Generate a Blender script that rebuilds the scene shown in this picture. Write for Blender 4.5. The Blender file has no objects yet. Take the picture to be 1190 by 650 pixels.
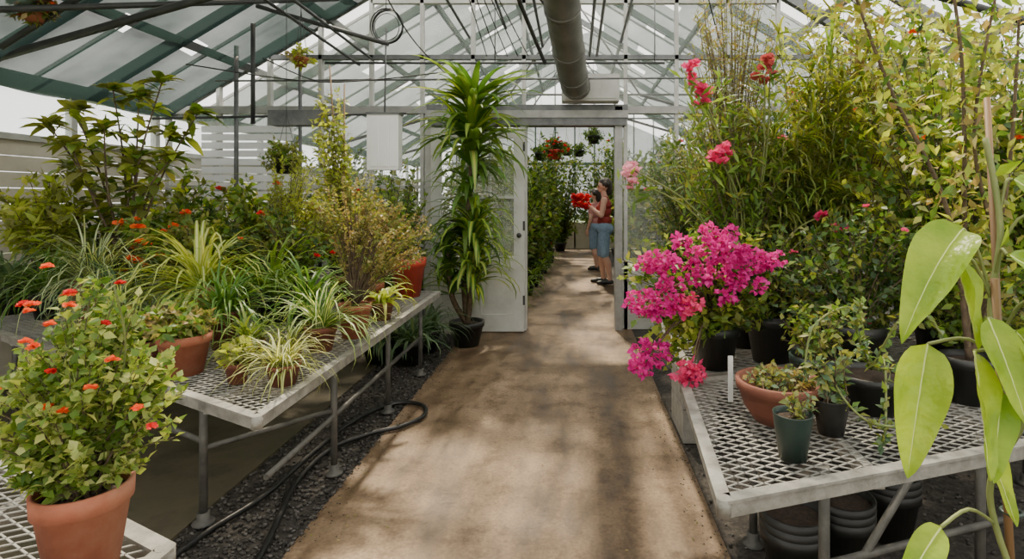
import bpy, math, random
import numpy as np
from mathutils import Vector, Matrix
R = random.Random(11)
V = Vector
U = R.uniform
pi = math.pi
EYE = 1.45
# ------------------------------------------------------------------ materials
def nt(name):
    m = bpy.data.materials.new(name); m.use_nodes = True
    t = m.node_tree; t.nodes.clear()
    return m, t, t.nodes.new('ShaderNodeOutputMaterial')
def ramp(t, stops):
    r = t.nodes.new('ShaderNodeValToRGB'); e = r.color_ramp.elements
    e[0].position = stops[0][0]; e[0].color = (*stops[0][1], 1)
    e[1].position = stops[-1][0]; e[1].color = (*stops[-1][1], 1)
    for p, c in stops[1:-1]:
        k = e.new(p); k.color = (*c, 1)
    return r
def mult(t, a, b, f=1):
    mm = t.nodes.new('ShaderNodeMix'); mm.data_type = 'RGBA'; mm.blend_type = 'MULTIPLY'; mm.inputs[0].default_value = f
    t.links.new(a, mm.inputs[6]); t.links.new(b, mm.inputs[7]); return mm.outputs[2]
def leafmat(name, cols, trans=0.4, rough=0.45, tk=1.5, veins=False, tint=(1.2, 1.1, .5)):
    m, t, o = nt(name)
    g = t.nodes.new('ShaderNodeNewGeometry')
    n = len(cols)
    r = ramp(t, [(i/(n-1), c) for i, c in enumerate(cols)])
    t.links.new(g.outputs['Random Per Island'], r.inputs[0])
    p = t.nodes.new('ShaderNodeBsdfPrincipled'); p.inputs['Roughness'].default_value = rough
    p.inputs['Specular IOR Level'].default_value = 0.35
    col = r.outputs[0]
    if veins:
        tc = t.nodes.new('ShaderNodeTexCoord')
        nz = t.nodes.new('ShaderNodeTexNoise'); nz.inputs['Scale'].default_value = 14; nz.inputs['Detail'].default_value = 6
        t.links.new(tc.outputs['Object'], nz.inputs[0])
        r2 = ramp(t, [(.3, (.45, .62, .3)), (.65, (1, 1, 1))]); t.links.new(nz.outputs[0], r2.inputs[0])
        col = mult(t, col, r2.outputs[0], .9)
        wv = t.nodes.new('ShaderNodeTexNoise'); wv.inputs['Scale'].default_value = 55; t.links.new(tc.outputs['Object'], wv.inputs[0])
        b = t.nodes.new('ShaderNodeBump'); b.inputs['Strength'].default_value = .7; b.inputs['Distance'].default_value = .006
        t.links.new(wv.outputs[0], b.inputs['Height']); t.links.new(b.outputs[0], p.inputs['Normal'])
    t.links.new(col, p.inputs['Base Color'])
    tr = t.nodes.new('ShaderNodeBsdfTranslucent')
    mx = t.nodes.new('ShaderNodeMix'); mx.data_type = 'RGBA'; mx.blend_type = 'MULTIPLY'; mx.inputs[0].default_value = 1
    t.links.new(col, mx.inputs[6]); mx.inputs[7].default_value = (tk*tint[0], tk*tint[1], tk*tint[2], 1)
    t.links.new(mx.outputs[2], tr.inputs['Color'])
    ms = t.nodes.new('ShaderNodeMixShader'); ms.inputs[0].default_value = trans
    t.links.new(p.outputs[0], ms.inputs[1]); t.links.new(tr.outputs[0], ms.inputs[2])
    t.links.new(ms.outputs[0], o.inputs[0])
    return m
def pm(name, cols, scale=8, rough=0.7, bump=0.0, metal=0.0, detail=6, stretch=None, bscale=None):
    m, t, o = nt(name)
    tc = t.nodes.new('ShaderNodeTexCoord')
    mp = t.nodes.new('ShaderNodeMapping')
    if stretch: mp.inputs['Scale'].default_value = stretch
    t.links.new(tc.outputs['Object'], mp.inputs[0])
    nz = t.nodes.new('ShaderNodeTexNoise'); nz.inputs['Scale'].default_value = scale; nz.inputs['Detail'].default_value = detail
    nz.inputs['Roughness'].default_value = .6
    t.links.new(mp.outputs[0], nz.inputs[0])
    n = len(cols)
    r = ramp(t, [(.3+.4*i/max(1, n-1), c) for i, c in enumerate(cols)]) if n > 1 else ramp(t, [(0, cols[0]), (1, cols[0])])
    t.links.new(nz.outputs[0], r.inputs[0])
    p = t.nodes.new('ShaderNodeBsdfPrincipled'); p.inputs['Roughness'].default_value = rough; p.inputs['Metallic'].default_value = metal
    t.links.new(r.outputs[0], p.inputs['Base Color'])
    if bump:
        n2 = t.nodes.new('ShaderNodeTexNoise'); n2.inputs['Scale'].default_value = bscale or scale*6; n2.inputs['Detail'].default_value = 5
        t.links.new(mp.outputs[0], n2.inputs[0])
        b = t.nodes.new('ShaderNodeBump'); b.inputs['Strength'].default_value = bump; b.inputs['Distance'].default_value = .01
        t.links.new(n2.outputs[0], b.inputs['Height']); t.links.new(b.outputs[0], p.inputs['Normal'])
    t.links.new(p.outputs[0], o.inputs[0])
    return m
def glassmat(name, col, opac, trl=0.5):
    m, t, o = nt(name)
    tr = t.nodes.new('ShaderNodeBsdfTransparent')
    tc = t.nodes.new('ShaderNodeTexCoord')
    nz = t.nodes.new('ShaderNodeTexNoise'); nz.inputs['Scale'].default_value = 1.3; nz.inputs['Detail'].default_value = 5
    t.links.new(tc.outputs['Object'], nz.inputs[0])
    mr = t.nodes.new('ShaderNodeMapRange'); mr.inputs[1].default_value = .3; mr.inputs[2].default_value = .7
    mr.inputs[3].default_value = opac*.92; mr.inputs[4].default_value = min(.99, opac*1.08)
    t.links.new(nz.outputs[0], mr.inputs[0])
    d = t.nodes.new('ShaderNodeBsdfDiffuse'); d.inputs[0].default_value = (*col, 1)
    tl = t.nodes.new('ShaderNodeBsdfTranslucent'); tl.inputs[0].default_value = (*col, 1)
    a = t.nodes.new('ShaderNodeMixShader'); a.inputs[0].default_value = trl
    t.links.new(d.outputs[0], a.inputs[1]); t.links.new(tl.outputs[0], a.inputs[2])
    b = t.nodes.new('ShaderNodeMixShader')
    t.links.new(mr.outputs[0], b.inputs[0])
    t.links.new(tr.outputs[0], b.inputs[1]); t.links.new(a.outputs[0], b.inputs[2])
    t.links.new(b.outputs[0], o.inputs[0])
    return m
def pathmat():
    m, t, o = nt('path_concrete')
    tc = t.nodes.new('ShaderNodeTexCoord')
    mp = t.nodes.new('ShaderNodeMapping'); mp.inputs['Scale'].default_value = (1.7, .5, 1)
    t.links.new(tc.outputs['Object'], mp.inputs[0])
    def nz(sc, src, det=7, ro=.65):
        a = t.nodes.new('ShaderNodeTexNoise'); a.inputs['Scale'].default_value = sc; a.inputs['Detail'].default_value = det; a.inputs['Roughness'].default_value = ro
        t.links.new(src, a.inputs[0]); return a.outputs[0]
    a = nz(1.7, mp.outputs[0]); b = nz(60, tc.outputs['Object']); c = nz(6, tc.outputs['Object'], 9, .75)
    r1 = ramp(t, [(.36, (.075, .048, .026)), (.48, (.19, .125, .07)), (.64, (.33, .235, .145))])
    r2 = ramp(t, [(.3, (.55, .52, .5)), (.6, (1, 1, 1))])
    r3 = ramp(t, [(.38, (.5, .44, .38)), (.52, (1, 1, 1))])
    t.links.new(a, r1.inputs[0]); t.links.new(b, r2.inputs[0]); t.links.new(c, r3.inputs[0])
    col = mult(t, mult(t, r1.outputs[0], r2.outputs[0], .9), r3.outputs[0], .8)
    p = t.nodes.new('ShaderNodeBsdfPrincipled')
    t.links.new(col, p.inputs['Base Color'])
    rr = t.nodes.new('ShaderNodeMapRange'); rr.inputs[1].default_value = .35; rr.inputs[2].default_value = .6; rr.inputs[3].default_value = .36; rr.inputs[4].default_value = .75
    t.links.new(a, rr.inputs[0]); t.links.new(rr.outputs[0], p.inputs['Roughness'])
    bp = t.nodes.new('ShaderNodeBump'); bp.inputs['Strength'].default_value = .4; bp.inputs['Distance'].default_value = .006
    t.links.new(b, bp.inputs['Height']); t.links.new(bp.outputs[0], p.inputs['Normal'])
    t.links.new(p.outputs[0], o.inputs[0])
    return m
M = {}
M['path'] = pathmat()
M['slab'] = pm('old_slab', [(.04, .034, .02), (.085, .07, .042), (.055, .055, .028)], 2.5, .8, .3)
M['soilbed'] = pm('dark_gravel', [(.012, .01, .008), (.035, .03, .025), (.07, .062, .05)], 40, .9, .8, bscale=90)
M['pebble'] = leafmat('pebbles', [(.018, .016, .014), (.05, .045, .04), (.12, .11, .1), (.03, .026, .02)], 0, .8)
M['grass'] = pm('outside_grass', [(.05, .09, .03), (.12, .17, .06)], 3, .9)
M['alu'] = pm('weathered_aluminium', [(.24, .24, .23), (.42, .42, .4)], 6, .5, .1, .3)
M['white'] = pm('white_paint', [(.38, .38, .35), (.58, .58, .55)], 4, .55, .1)
M['door'] = pm('door_paint', [(.52, .53, .49), (.68, .68, .65)], 5, .5, .1)
M['whitebox'] = pm('white_enamel', [(.8, .81, .82), (.88, .88, .88)], 3, .4)
M['beige'] = pm('cream_siding', [(.55, .5, .4), (.72, .67, .56)], 3, .7, .15)
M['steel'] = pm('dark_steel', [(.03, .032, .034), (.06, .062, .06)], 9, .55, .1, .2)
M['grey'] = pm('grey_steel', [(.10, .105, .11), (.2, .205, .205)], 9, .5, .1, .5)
M['leg'] = pm('bench_leg_pipe', [(.06, .06, .055), (.14, .135, .12)], 12, .6, .2, .3)
M['duct'] = pm('galvanised_duct', [(.11, .108, .098), (.2, .195, .178)], 5, .5, .1, .4)
M['benchf'] = pm('bench_frame_paint', [(.14, .135, .115), (.34, .325, .285)], 14, .6, .25)
M['mesh'] = pm('expanded_metal', [(.23, .23, .21), (.42, .41, .38)], 20, .5, 0, .4)
M['glass'] = glassmat('greenhouse_glass', (.85, .9, .9), .16)
M['glassr'] = glassmat('whitewashed_roof_glass', (.9, .93, .93), .28, .7)
M['shade'] = glassmat('shade_cloth', (.028, .05, .045), .915, .4)
M['added_dimmer'] = glassmat('added_dimming_cloth', (.05, .085, .07), .76, .4)  # for cloths added only to dim the second house and its far end
M['terra'] = pm('terracotta', [(.20, .055, .025), (.32, .10, .05), (.38, .17, .1)], 7, .8, .2)
M['terrad'] = pm('dark_terracotta', [(.12, .035, .02), (.2, .07, .04)], 7, .8, .2)
M['redpot'] = pm('red_plastic', [(.38, .035, .02), (.46, .06, .035)], 4, .4)
M['black'] = pm('black_plastic', [(.008, .009, .008), (.02, .02, .019)], 6, .45)
M['greenpot'] = pm('dark_green_plastic', [(.01, .024, .02), (.018, .038, .03)], 6, .4)
M['soil'] = pm('potting_soil', [(.02, .013, .008), (.07, .045, .03)], 60, .95, .8)
M['rubber'] = pm('hose_rubber', [(.008, .008, .008), (.018, .018, .018)], 6, .4)
M['bamboo'] = pm('bamboo_stake', [(.14, .07, .028), (.25, .15, .06)], 12, .6, .1, stretch=(1, 1, .2))
M['bark'] = pm('bark', [(.06, .04, .024), (.15, .105, .06)], 25, .85, .5)
M['barkg'] = pm('green_stem', [(.11, .15, .035), (.2, .22, .07)], 12, .6)
M['rib'] = pm('pale_leaf_rib', [(.5, .58, .16), (.55, .62, .2)], 12, .5)
M['block'] = pm('cinder_block', [(.2, .19, .17), (.33, .32, .29)], 20, .9, .5)
L = {}
N1 = (1, 1, 1)
L['lan'] = leafmat('lantana_leaf', [(.08, .15, .025), (.24, .32, .06), (.52, .55, .2), (.14, .22, .035), (.33, .38, .1)])
L['yg'] = leafmat('yellowgreen_leaf', [(.22, .31, .03), (.42, .48, .08), (.28, .38, .04), (.5, .5, .14)], .45)
L['mid'] = leafmat('mid_leaf', [(.05, .115, .016), (.12, .22, .032), (.2, .30, .05), (.07, .15, .02)])
L['dark'] = leafmat('dark_leaf', [(.018, .05, .01), (.045, .10, .018), (.085, .15, .03)], .36)
L['olive'] = leafmat('olive_leaf', [(.10, .13, .025), (.22, .24, .055), (.15, .19, .04), (.3, .29, .09)], .42)
L['dry'] = leafmat('dry_leaf', [(.2, .13, .055), (.33, .25, .1), (.22, .22, .07), (.42, .34, .17)], .35)
L['big'] = leafmat('large_lime_leaf', [(.24, .38, .02), (.33, .45, .035), (.28, .40, .03)], .38, .32, 1.3, True)
L['str'] = leafmat('strap_leaf', [(.05, .13, .02), (.1, .22, .04), (.17, .29, .06)], .4, .35)
L['cream'] = leafmat('cream_stripe', [(.52, .57, .25), (.66, .69, .38)], .4)
L['blue'] = leafmat('blue_green_leaf', [(.06, .12, .06), (.12, .2, .1), (.2, .27, .15)], .35)
L['brac'] = leafmat('magenta_bract', [(.55, .006, .2), (.7, .015, .3), (.78, .06, .4)], .4, .6, 1.1, tint=N1)
L['pink'] = leafmat('pink_petal', [(.75, .03, .16), (.82, .1, .27), (.82, .05, .2)], .4, .6, 1.1, tint=N1)
L['pale'] = leafmat('pale_pink_petal', [(.85, .35, .45), (.88, .48, .55)], .4, .6, 1.0, tint=N1)
L['red'] = leafmat('red_petal', [(.62, .01, .015), (.75, .02, .025), (.7, .04, .03)], .35, .6, 1.0, tint=N1)
L['dusk'] = leafmat('dusty_red_petal', [(.45, .07, .07), (.55, .12, .11)], .35, .6, 1.0, tint=N1)
L['orange'] = leafmat('orange_petal', [(.85, .07, .01), (.9, .18, .03), (.8, .03, .015)], .35, .6, 1.0, tint=N1)
# ------------------------------------------------------------------ mesh builder
class MB:
    def __init__(s, name): s.n = name; s.v = []; s.f = []; s.m = []; s.s = []; s.mats = []
    def mi(s, mat):
        if mat not in s.mats: s.mats.append(mat)
        return s.mats.index(mat)
    def add(s, vs, fs, mat, smooth=True):
        o = len(s.v); s.v.extend(tuple(v) for v in vs); k = s.mi(mat)
        for f in fs:
            s.f.append(tuple(i+o for i in f)); s.m.append(k); s.s.append(smooth)
    def build(s, parent=None):
        me = bpy.data.meshes.new(s.n); me.from_pydata(s.v, [], s.f)
        for m in s.mats: me.materials.append(m)
        me.polygons.foreach_set('material_index', s.m); me.polygons.foreach_set('use_smooth', s.s)
        me.update()
        o = bpy.data.objects.new(s.n, me); bpy.context.scene.collection.objects.link(o)
        if parent: o.parent = parent
        return o
    def tube(s, pts, rads, mat, n=6):
        pts = [V(p) for p in pts]
        if not isinstance(rads, (list, tuple)): rads = [rads]*len(pts)
        vs = []; fs = []; k = len(pts); ref = None
        for i, p in enumerate(pts):
            t = (pts[min(i+1, k-1)]-pts[max(i-1, 0)])
            t = t.normalized() if t.length > 1e-9 else V((0, 0, 1))
            if ref is None: ref = V((1, 0, 0)) if abs(t.x) < .8 else V((0, 1, 0))
            a = (ref-t*ref.dot(t)).normalized(); ref = a; b = t.cross(a)
            for j in range(n):
                q = 2*pi*j/n; vs.append(p+(a*math.cos(q)+b*math.sin(q))*rads[i])
        for i in range(k-1):
            for j in range(n):
                j2 = (j+1) % n; fs.append((i*n+j, i*n+j2, (i+1)*n+j2, (i+1)*n+j))
        fs.append(tuple(range(n))[::-1]); fs.append(tuple((k-1)*n+j for j in range(n)))
        s.add(vs, fs, mat)
        s.s[-1] = False; s.s[-2] = False
    def lathe(s, c, prof, mat, n=28):
        vs = []; fs = []
        for r, z in prof:
            for j in range(n):
                q = 2*pi*j/n; vs.append((c[0]+r*math.cos(q), c[1]+r*math.sin(q), c[2]+z))
        for i in range(len(prof)-1):
            for j in range(n):
                j2 = (j+1) % n; fs.append((i*n+j, i*n+j2, (i+1)*n+j2, (i+1)*n+j))
        s.add(vs, fs, mat)
    def hexa(s, vs, mat):
        s.add(vs, [(0, 3, 2, 1), (4, 5, 6, 7), (0, 1, 5, 4), (1, 2, 6, 5), (2, 3, 7, 6), (3, 0, 4, 7)], mat, False)
    def box(s, lo, hi, mat):
        a, b = lo, hi
        s.hexa([(a[0], a[1], a[2]), (b[0], a[1], a[2]), (b[0], b[1], a[2]), (a[0], b[1], a[2]),
                (a[0], a[1], b[2]), (b[0], a[1], b[2]), (b[0], b[1], b[2]), (a[0], b[1], b[2])], mat)
    def beam(s, a, b, w, h, mat):
        a = V(a); b = V(b); t = (b-a).normalized()
        up = V((0, 0, 1)) if abs(t.z) < .95 else V((0, 1, 0))
        x = t.cross(up).normalized()*(w/2); y = x.cross(t).normalized()*(h/2)
        s.hexa([a-x-y, a+x-y, a+x+y, a-x+y, b-x-y, b+x-y, b+x+y, b-x+y], mat)
    def ball(s, c, r, mat, n=10, k=6):
        if not isinstance(r, (tuple, list)): r = (r, r, r)
        vs = []; fs = []
        for i in range(k+1):
            p = pi*i/k
            for j in range(n):
                q = 2*pi*j/n; vs.append((c[0]+r[0]*math.sin(p)*math.cos(q), c[1]+r[1]*math.sin(p)*math.sin(q), c[2]-r[2]*math.cos(p)))
        for i in range(k):
            for j in range(n):
                j2 = (j+1) % n; fs.append((i*n+j, i*n+j2, (i+1)*n+j2, (i+1)*n+j))
        s.add(vs, fs, mat)
    def leaf4(s, p, d, W, mat, n=None, wpos=.42, fold=.25):
        d = V(d); Ln = d.length; t = d/Ln if Ln > 1e-9 else V((0, 0, 1))
        if n is None: n = V((U(-1, 1), U(-1, 1), U(.2, 1.6)))
        x = t.cross(n)
        x = x.normalized() if x.length > 1e-6 else V((1, 0, 0)); nn = x.cross(t)
        p = V(p); m = p+d*wpos+nn*(fold*W*.6)
        s.add([p, m-x*W/2, p+d-nn*Ln*.08, m+x*W/2, p+d*wpos], [(0, 1, 2, 4), (0, 4, 2, 3)], mat)
    def leaf(s, p, d, n, Ln, W, mat, seg=5, droop=.3, fold=.2, prof=None, wave=0):
        d = V(d).normalized(); x = d.cross(V(n)).normalized(); nn = x.cross(d); p = V(p)
        vs = []; fs = []; ks = (-1, -.5, 0, .5, 1) if seg > 9 else (-1, 0, 1); nc = len(ks); cc = []
        for i in range(seg+1):
            t = i/seg
            w = (prof(t) if prof else math.sin(pi*min(1, t**.8))**.8)*W/2+.0008
            c = p+d*Ln*t+V((0, 0, -1))*droop*Ln*t*t
            cc.append(c)
            for kk in ks:
                wv = nn*(math.sin(t*11+kk*2.2)*wave*W*abs(kk)+math.sin(t*34+abs(kk)*9)*wave*W*.18)
                vs.append(c+x*w*kk+nn*fold*w*abs(kk)**1.5+wv)
        for i in range(seg):
            a = i*nc
            for j in range(nc-1): fs.append((a+j, a+j+1, a+nc+j+1, a+nc+j))
        s.add(vs, fs, mat)
        if seg > 9: s.tube([vs[i*nc+2] for i in range(seg)], [.0017*(1-.75*i/seg) for i in range(seg)], M['rib'], 5)
    def blade(s, p, az, el, Ln, W, mats, bend=1.2, seg=6, stripe=False, taper=.35, fold=.25):
        p = V(p); lat = V((-math.sin(az), math.cos(az), 0)); c = V(p)
        cols = (-1, -.4, .4, 1) if stripe else (-1, 0, 1)
        nc = len(cols); vs = []
        for i in range(seg+1):
            t = i/seg; e = el-bend*t*t-.1*bend*t
            dr = V((math.cos(az)*math.cos(e), math.sin(az)*math.cos(e), math.sin(e)))
            if i: c = c+dr*(Ln/seg)
            nn = lat.cross(dr)*-1
            w = W/2*(min(1, .5+t*3))*(1 if t < taper else max(.03, (1-(t-taper)/(1-taper))**.7))
            for k in cols: vs.append(c+lat*w*k+nn*abs(k)*w*fold)
        for j in range(nc-1):
            fs = [(i*nc+j, i*nc+j+1, (i+1)*nc+j+1, (i+1)*nc+j) for i in range(seg)]
            if j == 0:
                o = len(s.v); s.v.extend(tuple(v) for v in vs)
            k = s.mi(mats[1] if (stripe and j == 1) else mats[0])
            for f in fs:
                s.f.append(tuple(q+o for q in f)); s.m.append(k); s.s.append(True)
def cat(pts, k=6):
    pts = [V(p) for p in pts]; out = []
    P = [pts[0]]+pts+[pts[-1]]
    for i in range(1, len(P)-2):
        for j in range(k):
            t = j/k; a, b, c, d = P[i-1:i+3]
            out.append(.5*((2*b)+(c-a)*t+(2*a-5*b+4*c-d)*t*t+(3*b-a-3*c+d)*t**3))
    out.append(pts[-1]); return out
def rs():
    while 1:
        v = V((U(-1, 1), U(-1, 1), U(-1, 1)))
        if .05 < v.length < 1: return v
def pot(mb, x, y, z, r, h, mat, rim=True):
    b = r*.68
    pr = [(0.001, 0), (b, 0), (r*.93, h*.78)]
    pr += [(r, h*.79), (r*1.02, h), (r*.92, h), (r*.88, h*.86)] if rim else [(r*.98, h*.97), (r, h), (r*.95, h), (r*.88, h*.86)]
    mb.lathe((x, y, z), pr, mat)
    mb.lathe((x, y, z), [(r*.885, h*.87), (.001, h*.9)], M['soil'])
    return V((x, y, z+h*.89))
def flower(mb, c, r, mat, n=8):
    c = V(c)
    for i in range(n):
        d = rs().normalized(); d.z = abs(d.z)*.8
        mb.leaf4(c, d*r*U(.7, 1.1), r*.8, mat, wpos=.6)
def bush(mb, base, cen, rad, stems, per, ll, lw, mats, smat=None, sr=.006, t0=.35, fl=None, flp=0, flr=.02, up=.3, spread=.04, droop=.25):
    base = V(base); cen = V(cen); smat = smat or M['bark']
    for i in range(stems):
        q = rs(); q = q.normalized()*(q.length**.45)
        e = cen+V((q.x*rad[0], q.y*rad[1], q.z*rad[2]))
        b0 = base+V((U(-1, 1), U(-1, 1), 0))*spread
        m = V((b0.x+(e.x-b0.x)*U(.15, .5), b0.y+(e.y-b0.y)*U(.15, .5), b0.z+(e.z-b0.z)*U(.5, .85)))
        pts = []
        for k in range(7):
            t = k/6; pts.append(b0*(1-t)**2+m*2*t*(1-t)+e*t*t)
        mb.tube(pts, [sr*(1-.75*k/6) for k in range(7)], smat, 5)
        mat = R.choice(mats)
        for k in range(per):
            t = t0+(1-t0)*(k+U(0, 1))/per; p = b0*(1-t)**2+m*2*t*(1-t)+e*t*t
            d = rs().normalized()+V((0, 0, up))+(e-b0).normalized()*.35
            d = d.normalized(); d.z -= droop*U(0, 1)
            l = ll*U(.6, 1.2)
            p = p+rs()*ll*.35
            mb.leaf4(p, d*l, lw*l/ll, mat if R.random() < .7 else R.choice(mats))
        if fl and R.random() < flp: flower(mb, e, flr*U(.7, 1.2), fl, 12)
def grass(mb, base, n, Ln, W, mats, el=(.5, 1.4), bend=(.9, 1.9), stripe=False, spread=.02, taper=.35, seg=6):
    for i in range(n):
        p = V(base)+V((U(-1, 1), U(-1, 1), 0))*spread
        mb.blade(p, U(0, 2*pi), U(*el), Ln*U(.6, 1.15), W*U(.7, 1.15), mats, U(*bend), seg, stripe, taper)
# ------------------------------------------------------------------ room shell
PW = 6.2; EX = 4.5; EZ = 2.4; SL = .6; RZ = EZ+SL*EX; YB = -2.0; YE = 16.0
def roofz(x): return EZ+SL*(EX-abs(x))
g = MB('ground'); g.box((-30, -20, -.3), (30, 50, -.06), M['grass']); g.build()
g = MB('floor'); g.box((-EX, YB, -.06), (-1.72, YE, -.005), M['slab']); g.box((.627, YB, -.06), (EX, YE, -.01), M['soilbed'])
g.box((-1.72, YB, -.06), (-1.18, YE, -.02), M['soilbed']); g.box((-1.18, YB, -.06), (.627, YE, 0), M['path'])
g.build()
g = MB('gravel_bed')
for i in range(4600):
    y = 1.6+3.9*R.random()**1.2; x = U(-1.75, -1.17)
    r = U(.004, .013); g.ball((x, y, -.02+r*.6 if x < -1.19 else r*.5), (r, r*U(.6, 1), r*.6), M['pebble'], 5, 3)
for i in range(900):
    y = U(1.4, 4); x = U(.64, 2.2); r = U(.005, .012); g.ball((x, y, -.008+r*.5), (r, r*.8, r*.6), M['pebble'], 5, 3)
for i in range(700):
    y = U(1.6, 5.8); e = R.expovariate(22); r = U(.002, .005); x = -1.18+e if i % 2 else .627-e
    g.ball((x, y, r*.4), (r, r*.8, r*.6), M['pebble'], 5, 3)
g.build()
def sidewall(name, sx, y0, y1, board):
    w = MB(name); x = sx*EX
    w.box((min(x, x+sx*.08), y0, -.05), (max(x, x+sx*.08), y1, .75), M['beige'])
    n = int((board-.75)/.13)
    for i in range(n):
        z = .75+i*.13
        w.beam((x+sx*.03, y0, z+.065), (x+sx*.03, y1, z+.065), .03, .125, M['beige'])
    w.beam((x, y0, board+.02), (x, y1, board+.02), .09, .05, M['white'])
    y = y0
    while y < y1+.01:
        w.box((x-.03, y-.03, 0), (x+.03, y+.03, EZ), M['white']); y += 1.0
    w.box((x-.004, y0, board), (x+.004, y1, EZ), M['glass'])
    w.beam((x, y0, EZ), (x, y1, EZ), .12, .12, M['grey'])
    w.build()
sidewall('wall_left', -1, YB, YE, 1.92); sidewall('wall_right', 1, YB, YE, 1.6)
def gable(name, y, opening):
    w = MB(name); n = 16
    for i in range(n+1):
        x = -EX+2*EX*i/n; z1 = roofz(x); z0 = 0
        if opening and -1.6 < x < .5: z0 = 2.45
        w.box((x-.02, y-.03, z0), (x+.02, y+.03, z1), M['white'])
    for s in (-1, 1): w.beam((s*EX, y, EZ), (0, y, RZ), .08, .12, M['grey'])
    if opening:
        w.add([(-EX, y, .75), (-1.58, y, .75), (-1.58, y, 2.45), (-EX, y, EZ)], [(0, 1, 2, 3)], M['glass'], False)
        w.add([(.52, y, .75), (EX, y, .75), (EX, y, EZ), (.52, y, 2.45)], [(0, 1, 2, 3)], M['glass'], False)
        w.add([(-EX, y, EZ+.05), (EX, y, EZ+.05), (0, y, RZ)], [(0, 1, 2)], M['glass'], False)
        w.box((-EX, y-.03, 0), (-1.58, y+.03, .75), M['white']); w.box((.52, y-.03, 0), (EX, y+.03, .75), M['white'])
        for z in (1.55,):
            w.box((-EX, y-.025, z), (-1.58, y+.025, z+.04), M['white']); w.box((.52, y-.025, z), (EX, y+.025, z+.04), M['white'])
        w.box((-EX, y-.05, 2.38), (EX, y+.05, 2.46), M['alu'])
        w.box((-EX*.75, y-.03, 2.98), (EX*.75, y+.03, 3.03), M['grey'])
        w.box((-EX*.5, y-.03, 3.6), (EX*.5, y+.03, 3.65), M['white'])
        for i in range(9): w.box((-4.1, y-.06, 1.45+.09*i), (-3.1, y-.03, 1.52+.09*i), M['whitebox'])
    else:
        w.add([(-EX, y, .75), (EX, y, .75), (EX, y, EZ), (0, y, RZ), (-EX, y, EZ)], [(0, 1, 2, 3, 4)], M['glass'], False)
        w.box((-EX, y-.03, 0), (EX, y+.03, .75), M['beige']); w.box((-EX, y-.04, 2.38), (EX, y+.04, 2.46), M['white'])
    w.build()
gable('wall_partition', PW, True); gable('wall_far', YE, False); gable('wall_back', YB, False)
g = MB('trim_1')
g.box((-.6, PW-.09, 0), (-.53, PW+.07, 2.24), M['white']); g.box((.44, PW-.09, 0), (.52, PW+.07, 2.45), M['alu'])
g.box((-1.6, PW-.12, 2.24), (.56, PW+.08, 2.32), M['grey']); g.box((-1.62, PW-.14, 2.32), (.58, PW+.09, 2.4), M['alu'])
g.box((-1.62, PW-.09, 2.40), (.58, PW+.07, 2.47), M['grey'])
g.box((-1.64, PW-.07, 0), (-1.57, PW+.07, 2.24), M['white'])
g.build()
g = MB('door_1'); y0 = PW-.2; y1 = PW-.15; a = -1.545; b = -.545
for x in (a, b-.11): g.box((x, y0, .015), (x+.11, y1, 2.2), M['door'])
for z0, z1 in ((.015, .2), (.68, .82), (2.09, 2.2)): g.box((a+.11, y0, z0), (b-.11, y1, z1), M['door'])
for x in (a+.11+.26, a+.11+.52): g.box((x-.012, y0+.005, .82), (x+.012, y1-.005, 2.09), M['door'])
g.box((a+.11, y0+.005, 1.44), (b-.11, y1-.005, 1.465), M['door'])
g.box((a+.11, y0+.022, .82), (b-.11, y0+.026, 2.09), M['glass'])
g.box((-1.09, y0, .2), (-1.0, y1, .68), M['door'])
for x0, x1 in ((a+.11, -1.09), (-1.0, b-.11)):
    g.box((x0, y0+.015, .2), (x1, y1-.01, .68), M['door']); g.box((x0+.06, y0+.003, .27), (x1-.06, y0+.016, .61), M['door'])
g.ball((b-.05, y0-.04, 1.05), .028, M['steel']); g.tube([(b-.05, y0+.01, 1.05), (b-.05, y0-.03, 1.05)], .012, M['steel'])
for z in (.3, 1.1, 1.95): g.box((b-.012, y0-.01, z), (b+.01, y0+.01, z+.1), M['steel'])
g.build()
g = MB('electrical_cabinet'); g.box((-.14, PW-.3, 2.475), (.47, PW-.09, 2.76), M['white']); g.box((-.1, PW-.31, 2.5), (.43, PW-.299, 2.735), M['white']); g.build()
g = MB('ceiling')
for s in (-1, 1):
    g.add([(s*EX, YB, EZ+.06), (s*EX, YE, EZ+.06), (0, YE, RZ+.06), (0, YB, RZ+.06)], [(0, 1, 2, 3)], M['glassr'], False)
g.build()
g = MB('roof_rafters')
y = YB
while y <= YE+.01:
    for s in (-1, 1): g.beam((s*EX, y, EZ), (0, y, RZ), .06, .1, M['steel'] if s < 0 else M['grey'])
    y += 1.025*2 if y > 7 else 1.025
y = YB+.5
while y < YE:
    for s in (-1, 1): g.beam((s*EX, y, EZ+.05), (0, y, RZ+.05), .025, .03, M['alu'])
    y += 1.025
for x in (-3.6, -2.7, -1.8, -.9, 0, .9, 1.8, 2.7, 3.6):
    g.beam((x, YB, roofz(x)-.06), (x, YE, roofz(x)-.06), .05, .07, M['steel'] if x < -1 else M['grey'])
g.build()
g = MB('roof_truss_pipes')
for y in (4.1, 10.3, 13.4):
    g.tube([(-EX*.62, y, 3.35), (EX*.62, y, 3.35)], .02, M['grey'], 8)
    for s in (-1, 1):
        g.tube([(s*EX, y, EZ), (s*1.2, y, 3.35)], .03, M['steel'], 8)
        g.tube([(s*1.2, y, 3.35), (0, y, RZ)], .018, M['grey'], 8)
g.tube([(-2.9, 5.1, 3.2), (-1.7, 5.1, 2.85)], .02, M['steel'], 8)
g.tube([(-4.2, 3.2, 2.5), (-2.2, 5.2, 3.3)], .022, M['steel'], 8)
g.tube([(-4.0, 3.9, 2.5), (-2.6, 3.9, 3.4)], .022, M['steel'], 8)
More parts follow.
